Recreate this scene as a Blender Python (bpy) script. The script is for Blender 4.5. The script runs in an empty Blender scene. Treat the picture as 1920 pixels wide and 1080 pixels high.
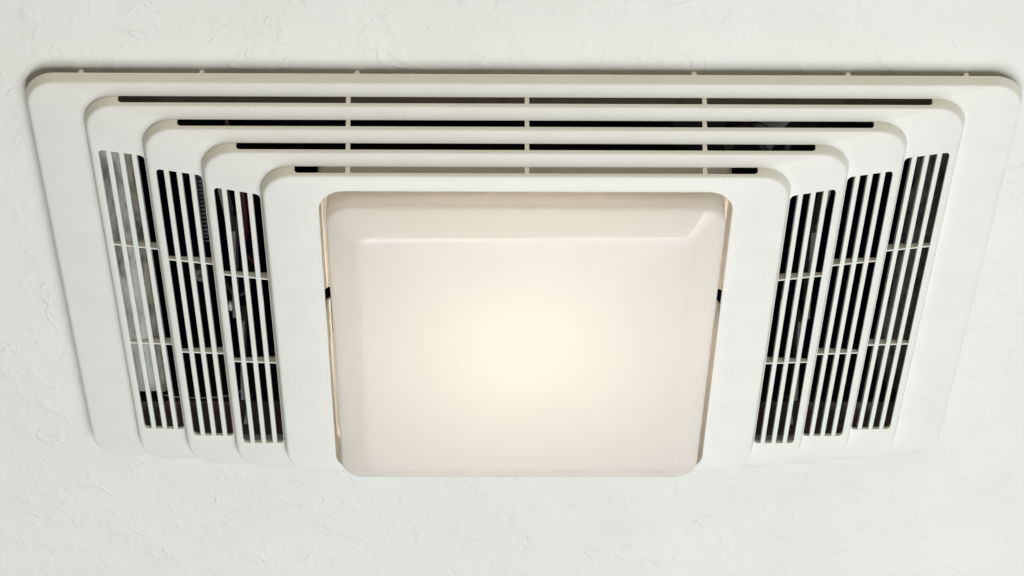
import bpy, bmesh, math, random
from mathutils import Matrix, Vector
random.seed(7)
S = 0.00025            # one drawing unit in metres
ROOT_Z = 2.4           # height of the grille's rim plane
sc = bpy.context.scene

# ---------------------------------------------------------------- camera
PITCH, ROLL, YAW = 0.80334, -0.0019715, 0.0179816
CX, CY, CZ = -97.156, -3109.31, 3027.2535
fw = Vector((0, math.sin(PITCH), -math.cos(PITCH)))
dn = Vector((0, math.cos(PITCH), math.sin(PITCH)))
rt = Vector((1, 0, 0))
rt, fw = rt*math.cos(YAW)-fw*math.sin(YAW), fw*math.cos(YAW)+rt*math.sin(YAW)
rt, dn = rt*math.cos(ROLL)+dn*math.sin(ROLL), dn*math.cos(ROLL)-rt*math.sin(ROLL)
fl = lambda v: Vector((v.x, v.y, -v.z))
rt, dn, fw = fl(rt), fl(dn), fl(fw)
cam = bpy.data.cameras.new("camera")
cam.sensor_width = 36.0
cam.lens = 4000/1920*36.0
cam.clip_start = 0.01
cam.clip_end = 50
co = bpy.data.objects.new("camera", cam)
sc.collection.objects.link(co)
m = Matrix((( rt.x, -dn.x, -fw.x, CX*S), (rt.y, -dn.y, -fw.y, CY*S), (rt.z, -dn.z, -fw.z, ROOT_Z-CZ*S), (0, 0, 0, 1)))
co.matrix_world = m
sc.camera = co

# ---------------------------------------------------------------- light
w = bpy.data.worlds.new("World"); sc.world = w; w.use_nodes = True
bg = w.node_tree.nodes['Background']
bg.inputs[0].default_value = (1.1, 1.0, 0.82, 1)
bg.inputs[1].default_value = 0.10

def area(name, loc, target, sx, sy, power, col):
    l = bpy.data.lights.new(name, 'AREA'); l.shape = 'RECTANGLE'; l.size = sx; l.size_y = sy
    l.energy = power; l.color = col
    o = bpy.data.objects.new(name, l); sc.collection.objects.link(o)
    o.location = loc
    o.rotation_euler = (Vector(target)-Vector(loc)).to_track_quat('-Z', 'Y').to_euler()
    return o
COOL, WARM = (0.975, 1.0, 1.012), (1.19, 0.99, 0.62)
area("key_strip_light", (0.4, 0.31, 0.22), (0, 0, ROOT_Z), 2.7, 0.17, 35.8, COOL)  # unseen key strip, placed so the near rim casts its narrow shadow
area("soft_strip_light", (0.55, 0.40, 1.0), (0, 0, ROOT_Z), 1.9, 0.25, 8.0, COOL)  # unseen soft strip, added to widen the penumbra beside the left rim
area("side_light", (1.7, 0.3, 1.5), (0, 0, ROOT_Z), 1.2, 0.8, 1.0, COOL)
area("wall_bounce_light", (0, -2.6, 1.7), (0, 0, ROOT_Z), 3.4, 1.0, 15.5, WARM)

sc.view_settings.view_transform = 'Standard'
sc.view_settings.look = 'None'
sc.view_settings.exposure = 0
sc.view_settings.gamma = 1

# ---------------------------------------------------------------- materials
def mat(name):
    mt = bpy.data.materials.new(name); mt.use_nodes = True
    nt = mt.node_tree
    return mt, nt, nt.nodes['Principled BSDF']
def nd(nt, typ, **kw):
    n = nt.nodes.new(typ)
    for k, v in kw.items():
        if k in n.inputs: n.inputs[k].default_value = v
        else: setattr(n, k, v)
    return n
def math_(nt, op, a, b=None, clamp=False):
    n = nt.nodes.new('ShaderNodeMath'); n.operation = op; n.use_clamp = clamp
    for i, v in enumerate((a, b)):
        if v is None: continue
        if isinstance(v, (int, float)): n.inputs[i].default_value = v
        else: nt.links.new(v, n.inputs[i])
    return n.outputs[0]
def noise(nt, co_, scale, detail=2.0, rough=0.5, dist=0.0):
    n = nd(nt, 'ShaderNodeTexNoise'); n.inputs['Scale'].default_value = scale
    n.inputs['Detail'].default_value = detail; n.inputs['Roughness'].default_value = rough
    n.inputs['Distortion'].default_value = dist
    nt.links.new(co_, n.inputs['Vector']); return n.outputs['Fac']
def ramp(nt, fac, stops):
    n = nt.nodes.new('ShaderNodeValToRGB'); e = n.color_ramp.elements
    while len(e) < len(stops): e.new(0.5)
    for i, (p, c) in enumerate(stops): e[i].position = p; e[i].color = (*c, 1)
    nt.links.new(fac, n.inputs[0]); return n.outputs[0]

def plastic(name, c0, c1, rough=0.42, spec=0.35):
    mt, nt, b = mat(name)
    tc = nt.nodes.new('ShaderNodeTexCoord').outputs['Object']
    n1 = noise(nt, tc, 55, 4, 0.6)
    base = ramp(nt, n1, [(0.3, c0), (0.7, c1)])
    # sparse specks of dust and faint rubbed marks
    sp = nd(nt, 'ShaderNodeTexVoronoi'); sp.inputs['Scale'].default_value = 420
    nt.links.new(tc, sp.inputs['Vector'])
    dots = math_(nt, 'MULTIPLY', math_(nt, 'SUBTRACT', 0.17, sp.outputs['Distance']), 9.0, True)
    patch = math_(nt, 'MULTIPLY', math_(nt, 'SUBTRACT', noise(nt, tc, 21, 3, 0.65), 0.585), 14.0, True)
    mp = nd(nt, 'ShaderNodeMapping'); mp.inputs['Scale'].default_value = (1, 7, 4); mp.inputs['Rotation'].default_value = (0, 0, 0.25)
    nt.links.new(tc, mp.inputs['Vector'])
    rub = math_(nt, 'MULTIPLY', math_(nt, 'SUBTRACT', noise(nt, mp.outputs[0], 38, 4, 0.6), 0.66), 6.0, True)
    amt = math_(nt, 'ADD', math_(nt, 'MULTIPLY', math_(nt, 'MULTIPLY', dots, patch), 0.45), math_(nt, 'MULTIPLY', rub, 0.12), True)
    mxc = nd(nt, 'ShaderNodeMix'); mxc.data_type = 'RGBA'
    nt.links.new(amt, mxc.inputs[0]); nt.links.new(base, mxc.inputs[6]); mxc.inputs[7].default_value = (0.30, 0.27, 0.22, 1)
    nt.links.new(mxc.outputs[2], b.inputs['Base Color'])
    rr_n = nd(nt, 'ShaderNodeMapRange'); rr_n.inputs['To Min'].default_value = rough-0.08; rr_n.inputs['To Max'].default_value = rough+0.12
    nt.links.new(n1, rr_n.inputs['Value']); nt.links.new(rr_n.outputs[0], b.inputs['Roughness'])
    b.inputs['Specular IOR Level'].default_value = spec
    n2 = noise(nt, tc, 1400, 2, 0.5)
    n3 = noise(nt, tc, 60, 2, 0.5)
    h = math_(nt, 'ADD', math_(nt, 'MULTIPLY', n2, 0.08), math_(nt, 'MULTIPLY', n3, 0.5))
    bp = nd(nt, 'ShaderNodeBump'); bp.inputs['Strength'].default_value = 0.25; bp.inputs['Distance'].default_value = 0.0006
    nt.links.new(h, bp.inputs['Height']); nt.links.new(bp.outputs[0], b.inputs['Normal'])
    return mt
M_white = plastic("white_plastic", (0.775, 0.785, 0.745), (0.81, 0.82, 0.785))
M_frame = plastic("ivory_plastic", (0.84, 0.81, 0.74), (0.87, 0.84, 0.78))

def plaster():
    mt, nt, b = mat("painted_plaster")
    tc = nt.nodes.new('ShaderNodeTexCoord').outputs['Object']
    n0 = noise(nt, tc, 14, 3, 0.55)
    nt.links.new(ramp(nt, n0, [(0.3, (0.765, 0.775, 0.735)), (0.7, (0.805, 0.815, 0.78))]), b.inputs['Base Color'])
    b.inputs['Roughness'].default_value = 0.6
    b.inputs['Specular IOR Level'].default_value = 0.3
    # trowelled lumps, then thin curved ridges where one pass of plaster ends over another
    lum = noise(nt, tc, 30, 3, 0.55, 0.5)
    mid = noise(nt, tc, 105, 2, 0.5, 0.7)
    fine = noise(nt, tc, 330, 3, 0.6)
    def ledges(scale, dist, mscale, thr, lo, hi):
        rid = noise(nt, tc, scale, 1.5, 0.45, dist)
        mask = math_(nt, 'MULTIPLY', math_(nt, 'SUBTRACT', noise(nt, tc, mscale, 2, 0.5), thr), 7.0, True)
        edge = nd(nt, 'ShaderNodeMapRange'); edge.interpolation_type = 'SMOOTHSTEP'
        edge.inputs['From Min'].default_value = lo; edge.inputs['From Max'].default_value = hi
        nt.links.new(rid, edge.inputs['Value'])
        fall = nd(nt, 'ShaderNodeMapRange'); fall.interpolation_type = 'SMOOTHSTEP'
        fall.inputs['From Min'].default_value = hi; fall.inputs['From Max'].default_value = hi+0.14
        fall.inputs['To Min'].default_value = 1.0; fall.inputs['To Max'].default_value = 0.0
        nt.links.new(rid, fall.inputs['Value'])
        return math_(nt, 'MULTIPLY', math_(nt, 'MULTIPLY', edge.outputs[0], fall.outputs[0]), mask)
    h = math_(nt, 'ADD', math_(nt, 'MULTIPLY', lum, 0.9), math_(nt, 'MULTIPLY', fine, 0.035))
    h = math_(nt, 'ADD', h, math_(nt, 'MULTIPLY', mid, 0.13))
    h = math_(nt, 'ADD', h, math_(nt, 'MULTIPLY', ledges(52, 1.0, 60, 0.50, 0.49, 0.555), 0.21))
    h = math_(nt, 'ADD', h, math_(nt, 'MULTIPLY', ledges(95, 0.7, 75, 0.53, 0.49, 0.565), 0.15))
    bp = nd(nt, 'ShaderNodeBump'); bp.inputs['Strength'].default_value = 1.0; bp.inputs['Distance'].default_value = 0.0015
    nt.links.new(h, bp.inputs['Height']); nt.links.new(bp.outputs[0], b.inputs['Normal'])
    return mt
M_plaster = plaster()

def lens_mat():
    mt, nt, b = mat("opal_plastic")
    out = nt.nodes['Material Output']
    nt.nodes.remove(b)
    d = nd(nt, 'ShaderNodeBsdfDiffuse'); d.inputs['Color'].default_value = (0.96, 0.945, 0.92, 1)
    t = nd(nt, 'ShaderNodeBsdfTranslucent'); t.inputs['Color'].default_value = (0.98, 0.96, 0.93, 1)
    mx = nd(nt, 'ShaderNodeMixShader'); mx.inputs[0].default_value = 0.50
    nt.links.new(d.outputs[0], mx.inputs[1]); nt.links.new(t.outputs[0], mx.inputs[2])
    g = nd(nt, 'ShaderNodeBsdfGlossy'); g.inputs['Roughness'].default_value = 0.25
    fr = nd(nt, 'ShaderNodeFresnel'); fr.inputs['IOR'].default_value = 1.43
    m2 = nd(nt, 'ShaderNodeMixShader')
    nt.links.new(fr.outputs[0], m2.inputs[0]); nt.links.new(mx.outputs[0], m2.inputs[1]); nt.links.new(g.outputs[0], m2.inputs[2])
    nt.links.new(m2.outputs[0], out.inputs['Surface'])
    return mt
M_lens = lens_mat()

def metal(name, c0, c1, rough=0.45, met=0.6, scale=40):
    mt, nt, b = mat(name)
    tc = nt.nodes.new('ShaderNodeTexCoord').outputs['Object']
    mp = nd(nt, 'ShaderNodeMapping'); mp.inputs['Scale'].default_value = (1, 0.35, 1)
    nt.links.new(tc, mp.inputs['Vector'])
    n1 = noise(nt, mp.outputs[0], scale, 6, 0.68, 0.4)
    nt.links.new(ramp(nt, n1, [(0.36, c0), (0.52, c1), (0.72, tuple(min(1, x*1.15) for x in c1))]), b.inputs['Base Color'])
    b.inputs['Metallic'].default_value = met; b.inputs['Roughness'].default_value = rough
    return mt
M_galv = metal("galvanised_steel", (0.24, 0.24, 0.215), (0.72, 0.75, 0.69), 0.5, 0.1, 75)
M_galv2 = metal("dirty_steel", (0.06, 0.055, 0.05), (0.30, 0.295, 0.27), 0.55, 0.3, 160)
M_galv3 = metal("tarnished_steel", (0.10, 0.09, 0.075), (0.46, 0.44, 0.38), 0.55, 0.1, 160)
def flat(name, c, rough=0.5, met=0.0, emit=0):
    mt, nt, b = mat(name)
    tc = nt.nodes.new('ShaderNodeTexCoord').outputs['Object']
    n1 = noise(nt, tc, 120, 3, 0.6)
    nt.links.new(ramp(nt, n1, [(0.3, tuple(x*0.85 for x in c)), (0.7, c)]), b.inputs['Base Color'])
    b.inputs['Roughness'].default_value = rough; b.inputs['Metallic'].default_value = met
    if emit:
        b.inputs['Emission Color'].default_value = (1.0, 0.885, 0.755, 1); b.inputs['Emission Strength'].default_value = emit
    return mt
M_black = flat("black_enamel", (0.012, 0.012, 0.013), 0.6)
M_refl = flat("white_enamel", (0.88, 0.86, 0.81), 0.5)
M_red = flat("red_insulation", (0.07, 0.005, 0.013), 0.4)
M_wirew = flat("white_insulation", (0.75, 0.74, 0.70), 0.4)
M_wireb = flat("dark_insulation", (0.05, 0.045, 0.05), 0.35)
M_coil = flat("dull_wire", (0.16, 0.15, 0.14), 0.4, 0.5)
M_steel = flat("bright_steel", (0.62, 0.60, 0.58), 0.3, 0.7)
M_grey = flat("dark_grey_plastic", (0.15, 0.143, 0.132), 0.5)
M_shade = flat("shade_brown", (0.30, 0.26, 0.21), 0.9)  # dark brown standing in for the shaded ceiling under the rim
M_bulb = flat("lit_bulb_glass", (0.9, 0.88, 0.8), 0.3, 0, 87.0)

# ---------------------------------------------------------------- helpers
def P3(x, y, z): return (x*S, y*S, -z*S)
def new_obj(name, verts, faces, material, parent=None, smooth=None):
    me = bpy.data.meshes.new(name)
    me.from_pydata([P3(*v) for v in verts], [], faces)
    bm = bmesh.new(); bm.from_mesh(me)
    bmesh.ops.recalc_face_normals(bm, faces=bm.faces)
    bm.to_mesh(me); bm.free()
    me.materials.append(material)
    if smooth:
        me.shade_smooth(); me.set_sharp_from_angle(angle=math.radians(smooth))
    o = bpy.data.objects.new(name, me)
    sc.collection.objects.link(o)
    if parent: o.parent = parent
    return o
NA = 14
def rr(x0, x1, y0, y1, R, z):
    """rounded rectangle loop, all corners radius R"""
    R = max(R, 0.5); pts = []
    for cx, cy, a0 in ((x0+R, y0+R, 180), (x1-R, y0+R, 270), (x1-R, y1-R, 0), (x0+R, y1-R, 90)):
        for i in range(NA+1):
            a = math.radians(a0+90*i/NA)
            pts.append((cx+R*math.cos(a), cy+R*math.sin(a), z))
    return pts
def loft(loops, closed=False, cap0=False, cap1=False):
    n = len(loops[0]); v = [p for l in loops for p in l]; f = []
    L = len(loops)
    for i in range(L if closed else L-1):
        a, b = i*n, ((i+1) % L)*n
        for j in range(n):
            k = (j+1) % n
            f.append((a+j, a+k, b+k, b+j))
    if cap0: f.append(tuple(range(n)))
    if cap1: f.append(tuple(range((L-1)*n, L*n)))
    return v, f
def prism(poly, ax0, ax1, axis='z'):
    """polygon extruded along an axis: poly = (x,y) for z, (x,z) for y"""
    n = len(poly); v = []
    for t in (ax0, ax1):
        for p in poly:
            v.append((p[0], p[1], t) if axis == 'z' else (p[0], t, p[1]))
    f = [tuple(range(n)), tuple(range(n, 2*n))] + [(i, (i+1) % n, n+(i+1) % n, n+i) for i in range(n)]
    return v, f
def merge(lst):
    V, F = [], []
    for v, f in lst:
        o = len(V); V += v; F += [tuple(i+o for i in q) for q in f]
    return V, F
def box(x0, x1, y0, y1, z0, z1):
    return prism([(x0, y0), (x1, y0), (x1, y1), (x0, y1)], z0, z1)
def cut(obj, cutters, smooth):
    v, f = merge(cutters)
    c = new_obj("cutter", v, f, M_white)
    c.parent = obj.parent
    bpy.context.view_layer.update()
    md = obj.modifiers.new("b", 'BOOLEAN'); md.operation = 'DIFFERENCE'; md.solver = 'EXACT'; md.object = c
    dg = bpy.context.evaluated_depsgraph_get()
    me = bpy.data.meshes.new_from_object(obj.evaluated_get(dg))
    obj.modifiers.clear()
    old = obj.data; obj.data = me; bpy.data.meshes.remove(old)
    cm = c.data
    bpy.data.objects.remove(c); bpy.data.meshes.remove(cm)
    me.shade_smooth(); me.set_sharp_from_angle(angle=math.radians(smooth))
    me.name = obj.name
def tube(pts, r, n=8, closed_ends=True):
    vs = []; loops = []
    P = [Vector(p) for p in pts]
    prev = None
    for i, p in enumerate(P):
        d = (P[min(i+1, len(P)-1)]-P[max(i-1, 0)]).normalized()
        up = Vector((0, 0, 1)) if abs(d.z) < 0.9 else Vector((1, 0, 0))
        if prev is None: a = d.cross(up).normalized()
        else: a = (prev-d*prev.dot(d)).normalized()
        prev = a; b = d.cross(a)
        loops.append([tuple(p+a*r*math.cos(2*math.pi*k/n)+b*r*math.sin(2*math.pi*k/n)) for k in range(n)])
    return loft(loops, False, True, True)
def ball(c, r, sz=1.0, nu=12, nv=8):
    loops = []
    for i in range(1, nv):
        a = math.pi*i/nv
        loops.append([(c[0]+r*math.sin(a)*math.cos(2*math.pi*k/nu), c[1]+r*math.sin(a)*math.sin(2*math.pi*k/nu), c[2]+sz*r*math.cos(a)) for k in range(nu)])
    return loft(loops, False, True, True)

# ---------------------------------------------------------------- ceiling with its cut-out
HX, HY0, HY1, CZL = 838.0, -430.0, 406.0, -16.0
X, Y = 9000, 9000
outer = [(-X, -Y), (X, -Y), (X, Y), (-X, Y)]; inner = [(-HX, HY0), (HX, HY0), (HX, HY1), (-HX, HY1)]
v = [(x, y, CZL) for x, y in outer]+[(x, y, CZL) for x, y in inner]+[(x, y, CZL-50) for x, y in inner]+[(x, y, CZL-50) for x, y in outer]
f = []
for i in range(4):
    j = (i+1) % 4
    f += [(i, j, 4+j, 4+i), (4+i, 4+j, 8+j, 8+i), (8+i, 8+j, 12+j, 12+i), (12+i, 12+j, j, i)]
ceil = new_obj("ceiling", v, f, M_plaster)
ceil.location = (0, 0, ROOT_Z)
ceil['kind'] = 'structure'

# ---------------------------------------------------------------- the fixture
root = bpy.data.objects.new("ceiling_fan_light", None)
sc.collection.objects.link(root)
root.location = (0, 0, ROOT_Z)
root.empty_display_size = 0.05
root['label'] = "white stepped fan grille with slotted sides and a lit opal lens on the ceiling"
root['category'] = "ceiling fan"

A, B, PX, QY, RH, TH, DR, DRY = 933.0, 541.5, 109.47, 27.16, 23.2, 10.5, 7.8, 3.2
TK = 6.0
R0 = [62, 62, 62, 62, 62]
OX0, OX1, ON, OF_ = -385.6, 385.6, -396.3, 416.8
def mixp(a, b, t): return tuple(a[i]*(1-t)+b[i]*t for i in range(len(a)))
def loopof(p):  # p = (x0,x1,y0,y1,R,z)
    return rr(*p)
rings = []
for k in range(5):
    a, b, zf = A-k*PX, B-k*QY, k*(RH+TH)
    at, bt, zt = a-DR, b-DRY, zf+RH
    R = R0[k]
    if k < 4:
        a2, b2 = A-(k+1)*PX, B-(k+1)*QY
        inn = (-a2, a2, -b2, b2, R0[k+1], zt+TH)
    else:
        inn = (OX0, OX1, ON, OF_, 48, zt+6)
    foot = (-a, a, -b, b, R, zf)
    top = (-at, at, -bt, bt, R-DR*0.6, zt)
    ins = lambda p, d, dz: (p[0]+d, p[1]-d, p[2]+d, p[3]-d, max(p[4]-d*0.8, 2), p[5]+dz)
    g = 0.25
    L = []
    if k: L.append((-a+g, a-g, -b+g, b-g, R, zf-7))
    L.append(foot if k == 0 else (-a+g, a-g, -b+g, b-g, R, zf+0.2))
    # rounded shoulder between riser and tread
    rb = 0.22; rx = 6.5
    p0 = mixp(top, foot, rb)
    sidew = (at-inn[1]); nearw = (bt+inn[2])
    tx, ty = rx/abs(sidew), 4.5/abs(nearw)
    tin = list(mixp(top, inn, tx)); q = mixp(top, inn, ty)
    p2 = (tin[0], tin[1], q[2], q[3], mixp(top, inn, tx)[4], 0)
    # keep the shoulder point on the sloped treads: one height per loop
    p2 = (p2[0], p2[1], mixp(top, inn, 0.14)[2], mixp(top, inn, 0.14)[3], p2[4], mixp(top, inn, 0.1)[5])
    for t in (0, 0.25, 0.5, 0.75, 1.0):
        L.append(tuple((1-t)**2*p0[i]+2*t*(1-t)*top[i]+t*t*p2[i] for i in range(6)))
    if k == 4:  # small rolled lip round the lens opening
        e0 = mixp(top, inn, 0.93)
        L.append(e0)
        L.append(mixp(top, inn, 0.98)[:5]+(inn[5]-0.5,))
        L.append(inn[:5]+(inn[5]-1.6,))
    else:
        L.append(inn)
    L.append(inn[:5]+(inn[5]-TK,))
    L.append(ins(top, TK, -TK))
    L.append(ins(L[0], TK, 0) if k == 0 else ins(L[0], TK, 0))
    v, f = loft([loopof(p) for p in L], closed=True)
    o = new_obj("grille_ring" if k < 4 else "centre_plate", v, f, M_white, root, 14)
    rings.append((o, a, b, zf, at, bt, zt))

# openings: one long slot row in each near riser, one slotted panel in each side tread
slot_end = [None, 753.5, 644.0, 535.0, 427.5]
ends = {1: (402.5, 395.5), 2: (385.5, 377.5), 3: (370.0, 360.5)}
bars = {1: (-151.0, 134.0), 2: (-143.5, 125.0), 3: (-136.0, 116.0)}
OPN, SLT, OFF = 14.6, 9.3, 14.3
def rcorner(c, r, a0, n=5):
    return [(c[0]+r*math.cos(math.radians(a0+90*i/n)), c[1]+r*math.sin(math.radians(a0+90*i/n))) for i in range(n+1)]
for k in range(1, 5):
    o, a, b, zf, at, bt, zt = rings[k]
    cs = []
    E = slot_end[k]
    xs = [-E, -329.2-4, -329.2+4, 0.8-4, 0.8+4, 329.5-4, 329.5+4, E]
    for i in range(0, 8, 2):
        x0, x1 = xs[i], xs[i+1]
        z0, z1 = zf-12, zf+15.2
        rl = 8.0 if i == 0 else 1.8
        rr_ = 8.0 if i == 6 else 1.8
        poly = [(x0, z0), (x1, z0)] + rcorner((x1-rr_, z1-rr_), rr_, 0) + rcorner((x0+rl, z1-rl), rl, 90)
        cs.append(prism(poly, -b-6, -b+15, 'y'))
    if k < 4:
        for s in (-1, 1):
            xo = at-OFF; xi = xo-(4*OPN+3*SLT)
            yo, yi = ends[k]
            r = 8
            poly = [(s*(xo-r*0.9), -yo), (s*(xo-r*0.35), -yo+r*0.22), (s*xo, -yo+r), (s*xo, yo-r), (s*(xo-r*0.35), yo-r*0.22), (s*(xo-r*0.9), yo),
                    (s*(xi+r*0.9), yi+0.6), (s*(xi+r*0.3), yi-r*0.3), (s*xi, yi-r), (s*xi, -yi+r), (s*(xi+r*0.3), -yi+r*0.3), (s*(xi+r*0.9), -yi-0.6)]
            cs.append(prism(poly, zt-25, zt+40, 'z'))
    cut(o, cs, 14)

for k in range(1, 4):
    o, a, b, zf, at, bt, zt = rings[k]
    wT = at-(A-(k+1)*PX)
    zat = lambda off: zt+TH*off/wT
    yo, yi = ends[k]; WID = 4*OPN+3*SLT
    for s in (-1, 1):
        for i in range(3):
            o0 = OFF+OPN*(i+1)+SLT*i; o1 = o0+SLT
            x0, x1 = s*(at-o0), s*(at-o1)
            zb = zt-8.5
            # cross-section with small chamfers, narrower at the back (draft)
            c = 1.1; dr = 0.8
            sec = [(x0-s*dr, zb), (x1+s*dr, zb), (x1, zat(o1)-c), (x1+s*c, zat(o1)-0.3), (x0-s*c, zat(o0)-0.3), (x0, zat(o0)-c)]
            fr = (o0-OFF+SLT/2)/WID
            ye = yo+(yi-yo)*fr
            v, f = prism(sec, -ye-2.5, ye+2.5, 'y')
            new_obj("slat", v, f, M_white, o)
        for yb in bars[k]:
            dy = 4.5 if yb < 0 else -5.0
            x0, x1 = s*(at-OFF+1.5), s*(at-OFF-WID-1.5)
            za, zc, zb = zat(OFF)-1.3, zat(OFF+WID)-1.3, zt-8.6
            h = 1.7
            v = []
            for x, y, z in ((x0, yb, za), (x1, yb+dy, zc)):
                v += [(x, y-h, zb), (x, y+h, zb), (x, y+h, z-0.6), (x, y+h*0.5, z), (x, y-h*0.5, z), (x, y-h, z-0.6)]
            f = [tuple(range(6)), tuple(range(6, 12))]+[(i, (i+1) % 6, 6+(i+1) % 6, 6+i) for i in range(6)]
            new_obj("crossbar", v, f, M_white, o)

# spacer pegs between rim and ceiling
for x in (-824, -601, -314, 312, 599, 820):
    y = -B+7.5
    loops = []
    for z, r in ((2.0, 6.2), (-8.5, 6.0), (-11.5, 5.4), (-13.8, 4.0), (-15.4, 1.8)):
        loops.append([(x+r*math.cos(2*math.pi*i/14), y+r*math.sin(2*math.pi*i/14), z) for i in range(14)])
    v, f = loft(loops, False, True, True)
    new_obj("spacer_peg", v, f, M_white, root, 50)

# frame skirt behind the lens opening
zc4 = rings[4][6]+6
fr = [(OX0-0.2, OX1+0.2, ON-0.2, OF_+0.2, 48, zc4-TK-0.3), (OX0-2, OX1+2, ON-2, OF_+2, 49, 62), (OX0+10, OX1-10, ON+10, OF_-10, 44, 62), (OX0+10, OX1-10, ON+10, OF_-10, 44, 58),
      (OX0-7, OX1+7, ON-7, OF_+7, 52, 58), (OX0-5, OX1+5, ON-5, OF_+5, 52, zc4-TK-0.3)]
v, f = loft([loopof(p) for p in fr], closed=True)
frame = new_obj("lens_frame", v, f, M_frame, root, 25)
def prism_x(poly, xa, xb):
    n_ = len(poly)
    return ([(x, p[0], p[1]) for x in (xa, xb) for p in poly],
            [tuple(range(n_)), tuple(range(n_, 2*n_))]+[(i, (i+1) % n_, n_+(i+1) % n_, n_+i) for i in range(n_)])
notch = [(-124, 152.5), (-21, 44), (100, 44), (50, 152.5)]
cut(frame, [prism_x(notch, s*370-30, s*370+30) for s in (-1, 1)], 25)
for s in (-1, 1):
    # spring clip: rounded tab standing in the notch
    prof = [(14, 40), (-46, 108), (-54, 122), (-54, 133), (-48, 142), (-36, 148), (50, 150), (99, 42)]
    v, f = prism_x(prof, s*385.2, s*390.2)
    new_obj("clip_tab", v, f, M_frame, frame)

# opal lens: pan with upright walls, broad bevel and a slightly domed face
LX, LN, LF, LZ = 371.8, -384.7, 404.8, 192.5
FX, FN, FF, FZ = 315.5, -328.2, 348.2, 219.0
def lens_prof(off):
    b0 = (-LX-1.5+off, LX+1.5-off, LN-1.5+off, LF+1.5-off, 52-off, 86)
    sh = (-LX+off, LX-off, LN+off, LF-off, 46-off, LZ-off*0.7)
    fc = (-FX+off*0.3, FX-off*0.3, FN+off*0.3, FF-off*0.3, 20-off*0.2, FZ-off)
    L = [b0, mixp(b0, sh, 0.5)]
    p0, p2 = mixp(sh, b0, 0.06), mixp(sh, fc, 0.11)
    for t in (0, .2, .4, .6, .8, 1): L.append(tuple((1-t)**2*p0[i]+2*t*(1-t)*sh[i]+t*t*p2[i] for i in range(6)))
    L.append(mixp(sh, fc, 0.5))
    cen = (-10, 10, 0, 20, 9, FZ+5-off)
    p0, p2 = mixp(fc, sh, 0.10), mixp(fc, cen, 0.04)
    p2 = p2[:5]+(FZ-off+0.6,)
    for t in (0, .25, .5, .75, 1): L.append(tuple((1-t)**2*p0[i]+2*t*(1-t)*fc[i]+t*t*p2[i] for i in range(6)))
    for q in (0.2, 0.45, 0.75, 0.97):
        L.append(mixp(fc, cen, q)[:5]+(FZ-off+5*(1-(1-q)**2),))
    return L
vo, fo = loft([loopof(p) for p in lens_prof(0)], False, False, True)
vi, fi = loft([loopof(p) for p in lens_prof(7)], False, False, True)
n = 4*(NA+1)
V, F = merge([(vo, fo), (vi, fi)])
ni = len(vo)
F += [(j, (j+1) % n, ni+(j+1) % n, ni+j) for j in range(n)]
lens = new_obj("lens", V, F, M_lens, root, 40)

# reflector pan and lamp behind the lens
rf = [(-374.5, 374.5, -387, 407, 50, 66), (-330, 330, -340, 360, 50, 50), (-290, 290, -300, 320, 40, -125),
      (-296, 296, -306, 326, 40, -129), (-336, 336, -346, 366, 50, 45), (-374.5, 374.5, -387, 407, 50, 61)]
v, f = loft([loopof(p) for p in rf], closed=True)
nn = 4*(NA+1)
f += [tuple(range(2*nn, 3*nn)), tuple(range(3*nn, 4*nn))]
f = [q for q in f if not (len(q) == 4 and min(q) >= 2*nn and max(q) < 4*nn)]
refl = new_obj("reflector", v, f, M_refl, root, 30)
can = [(-343, 343, -353, 373, 50, 42), (-304, 304, -315, 335, 40, -136)]
v, f = loft([loopof(p) for p in can], False, False, True)
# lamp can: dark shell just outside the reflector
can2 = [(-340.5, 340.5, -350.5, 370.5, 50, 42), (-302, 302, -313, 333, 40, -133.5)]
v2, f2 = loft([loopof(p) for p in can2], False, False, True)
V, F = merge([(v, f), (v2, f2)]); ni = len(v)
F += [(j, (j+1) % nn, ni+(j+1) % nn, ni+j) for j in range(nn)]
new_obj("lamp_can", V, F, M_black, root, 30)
bx, by, bz = -6, -12, -64
v, f = ball((bx, by, bz), 40, 1.0, 24, 16)
bulb = new_obj("light_bulb", v, f, M_bulb, root, 60)
loops = [[(bx+r*math.cos(2*math.pi*i/18), by+r*math.sin(2*math.pi*i/18), z) for i in range(18)] for z, r in ((-94, 22), (-104, 20), (-106, 26), (-124, 28))]
v, f = loft(loops, False, True, True)
new_obj("lamp_socket", v, f, M_refl, root, 40)

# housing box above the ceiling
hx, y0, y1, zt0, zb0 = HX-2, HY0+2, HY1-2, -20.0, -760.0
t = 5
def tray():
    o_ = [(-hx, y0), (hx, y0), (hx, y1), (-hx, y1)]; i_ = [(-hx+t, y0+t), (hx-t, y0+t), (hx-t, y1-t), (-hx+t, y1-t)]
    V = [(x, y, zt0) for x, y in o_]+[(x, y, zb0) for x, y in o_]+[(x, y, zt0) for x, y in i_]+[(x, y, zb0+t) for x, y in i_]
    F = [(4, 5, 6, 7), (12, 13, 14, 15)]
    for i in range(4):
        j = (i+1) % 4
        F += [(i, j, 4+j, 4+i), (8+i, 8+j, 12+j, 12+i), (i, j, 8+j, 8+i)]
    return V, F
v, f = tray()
housing = new_obj("fan_housing", v, f, M_black, root)
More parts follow.
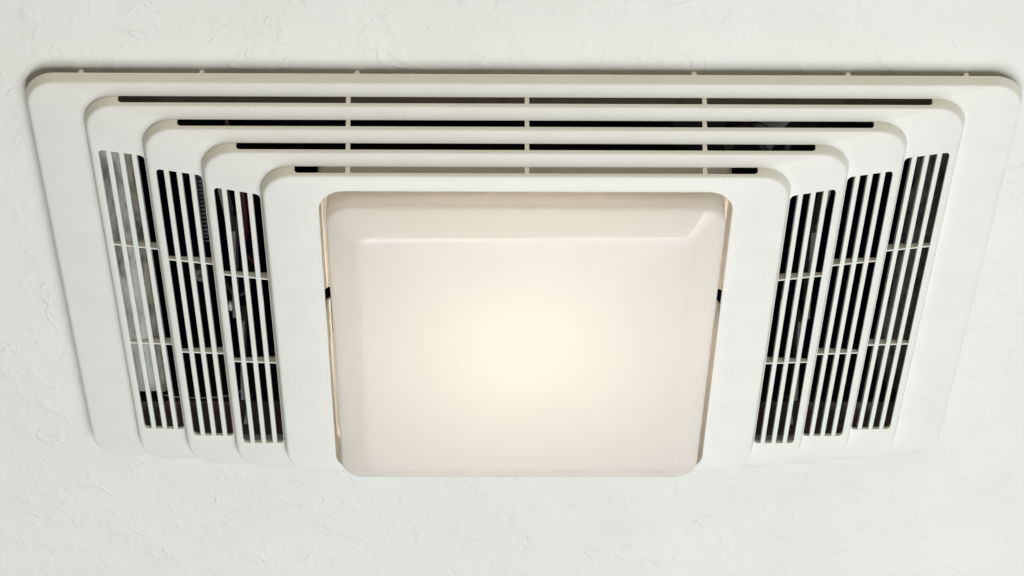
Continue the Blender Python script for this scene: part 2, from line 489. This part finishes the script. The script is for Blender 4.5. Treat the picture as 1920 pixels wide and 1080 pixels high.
# galvanised side plates inside the housing, bent and dirty
def plate(prof, y0_, y1_, material, name, waves, seed):
    """bent sheet: profile (x, z) swept along y, gently dented, 3 units thick"""
    nu = 60; V = []; F = []
    rnd = random.Random(seed); ph = [rnd.uniform(0, 6) for _ in range(4)]
    pr = []
    for (xa, za), (xb, zb) in zip(prof, prof[1:]):
        pr += [(xa+(xb-xa)*q/4, za+(zb-za)*q/4) for q in range(4)]
    pr.append(prof[-1]); nv = len(pr)-1
    for side in (0, 1):
        for i in range(nu+1):
            for j, (x, z) in enumerate(pr):
                y = y0_+(y1_-y0_)*i/nu
                dz = waves*(math.sin(y*0.021+ph[0]+x*0.01)+0.6*math.sin(y*0.055+ph[1]-x*0.03)+0.4*math.sin(y*0.11+ph[2]+x*0.1))
                V.append((x+(dz*0.5 if j == nv else 0), y, z+dz-side*3))
    m_ = (nu+1)*(nv+1)
    for side in (0, 1):
        for i in range(nu):
            for j in range(nv):
                q = side*m_+i*(nv+1)+j
                F.append((q, q+1, q+nv+2, q+nv+1))
    edge = [i*(nv+1) for i in range(nu+1)]+[nu*(nv+1)+j for j in range(1, nv+1)]+[i*(nv+1)+nv for i in range(nu-1, -1, -1)]+[j for j in range(nv-1, 0, -1)]
    for a_, b_ in zip(edge, edge[1:]+edge[:1]): F.append((a_, b_, m_+b_, m_+a_))
    return new_obj(name, V, F, material, housing, 40)
plate([(-hx+6, -21), (-800, -22), (-771, -24)], y0+7, y1-30, M_galv, "side_plate", 0.8, 3)
plate([(-770, -25), (-762, -30), (-756, -46)], y0+7, y1-24, M_galv3, "side_flange", 2.0, 4)
plate([(hx-6, -40), (815, -60), (786, -100)], y0+7, y1-12, M_galv2, "side_flange", 3.5, 5)

# added brown sheet round the cut-out: shade under the rim, put in as colour
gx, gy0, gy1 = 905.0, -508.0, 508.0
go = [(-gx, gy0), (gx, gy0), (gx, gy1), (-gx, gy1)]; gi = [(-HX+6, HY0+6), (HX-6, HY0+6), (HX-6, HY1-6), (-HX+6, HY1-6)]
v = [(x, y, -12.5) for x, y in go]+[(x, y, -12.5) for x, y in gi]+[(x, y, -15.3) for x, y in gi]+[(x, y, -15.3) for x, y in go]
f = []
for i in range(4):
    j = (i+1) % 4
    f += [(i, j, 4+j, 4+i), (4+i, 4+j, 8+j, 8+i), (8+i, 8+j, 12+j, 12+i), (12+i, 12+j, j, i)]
new_obj("shade_sheet", v, f, M_shade, root)

# gussets with bright rivets under the innermost slotted treads
for s in (-1, 1):
    for (ya, yb, za, zb, xa, xb) in ((-345, -236, 96, 50, 576, 566), (-226, 17, 96, 44, 560, 575), (27, 268, 96, 44, 562, 578), (282, 345, 96, 60, 566, 578)):
        V = []
        for h_ in (-4.5, 4.5):
            V += [(s*(xa+h_), ya, za), (s*(xb+h_), yb, za), (s*(xb+h_), yb-8, zb), (s*(xa+h_), ya+8, zb)]
        F = [(0, 1, 2, 3), (4, 5, 6, 7)]+[(i, (i+1) % 4, 4+(i+1) % 4, 4+i) for i in range(4)]
        new_obj("gusset", V, F, M_grey, root)
    for y in (-231, 22, 275):
        v, f = ball((s*566, y, 97), 3.6, 1.0, 10, 6)
        new_obj("rivet", v, f, M_wirew, root, 60)

# heating coil, wires, connector and blower seen in the dark
def helix(cx, y_0, y_1, cz, R, turns, r, name, material):
    pts = []
    n_ = turns*14
    for i in range(n_+1):
        a = 2*math.pi*turns*i/n_
        pts.append((cx+R*math.cos(a), y_0+(y_1-y_0)*i/n_, cz+R*math.sin(a)))
    v, f = tube(pts, r, 6)
    return new_obj(name, v, f, material, root, 60)
helix(-640, -330, -40, -70, 13, 26, 1.6, "heating_coil", M_coil)
def wire(name, pts, r, material):
    P = [Vector(p) for p in pts]; out = []
    for i in range(len(P)-1):
        p0 = P[max(i-1, 0)]; p1 = P[i]; p2 = P[i+1]; p3 = P[min(i+2, len(P)-1)]
        for q in range(8):
            t_ = q/8
            out.append(0.5*((2*p1)+(-p0+p2)*t_+(2*p0-5*p1+4*p2-p3)*t_**2+(-p0+3*p1-3*p2+p3)*t_**3))
    out.append(P[-1])
    v, f = tube(out, r, 8)
    return new_obj(name, v, f, material, root, 60)
wire("red_wire", [(-590, -420, -110), (-560, -240, -60), (-556, -120, -60), (-566, -20, -90), (-600, 60, -160)], 6, M_red)
wire("red_wire", [(-560, -30, -40), (-540, 20, -50), (-548, 60, -70), (-580, 130, -110)], 4, M_red)
wire("white_wire", [(-775, 398, -34), (-745, 399, -27), (-700, 400, -24), (-655, 399, -26), (-625, 396, -30), (-600, 388, -36), (-588, 372, -60)], 2.2, M_galv)
wire("dark_wire", [(420, -400, -60), (470, -330, -20), (560, -300, -10), (600, -360, -60)], 7, M_wireb)
wire("dark_wire", [(300, -330, -40), (380, -250, 0), (470, -250, 0), (520, -340, -60)], 7, M_wireb)
wire("dark_wire", [(-620, 40, -60), (-590, 80, -30), (-560, 60, -40), (-570, 10, -80)], 5, M_wireb)
v, f = ball((0, 0, 0), 6.5, 1.0, 12, 8)
V = [(x*0.8-583, y*2.2-8, z+86) for x, y, z in v]
new_obj("wire_connector", V, f, M_wirew, root, 60)
# curved blower scroll, duct sheet and motor cap, dim behind the slots
def arc_band(cx, cy, r0, r1, a0, a1, z0, z1, name, material):
    n_ = 20; V = []; F = []
    for i in range(n_+1):
        a = math.radians(a0+(a1-a0)*i/n_)
        for r, z in ((r0, z0), (r1, z0), (r1, z1), (r0, z1)):
            V.append((cx+r*math.cos(a), cy+r*math.sin(a), z))
    for i in range(n_):
        for j in range(4):
            k_ = (j+1) % 4
            F.append((4*i+j, 4*i+k_, 4*i+4+k_, 4*i+4+j))
    F += [(0, 1, 2, 3), tuple(4*n_+j for j in range(4))]
    return new_obj(name, V, F, material, root, 40)
arc_band(440, -318, 34, 50, 150, 395, -62, -90, "blower_scroll", M_grey)
arc_band(590, -310, 95, 150, 190, 300, -66, -120, "blower_scroll", M_grey)
arc_band(-662, 48, 3, 17, 0, 359, -52, -75, "motor_cap", M_grey)
v, f = prism([(470, -400), (640, -395), (628, -350), (560, -372), (500, -340)], -96, -100)
new_obj("duct_sheet", v, f, M_grey, root)
# blower wheel: drum of blades inside the housing, left of the lamp
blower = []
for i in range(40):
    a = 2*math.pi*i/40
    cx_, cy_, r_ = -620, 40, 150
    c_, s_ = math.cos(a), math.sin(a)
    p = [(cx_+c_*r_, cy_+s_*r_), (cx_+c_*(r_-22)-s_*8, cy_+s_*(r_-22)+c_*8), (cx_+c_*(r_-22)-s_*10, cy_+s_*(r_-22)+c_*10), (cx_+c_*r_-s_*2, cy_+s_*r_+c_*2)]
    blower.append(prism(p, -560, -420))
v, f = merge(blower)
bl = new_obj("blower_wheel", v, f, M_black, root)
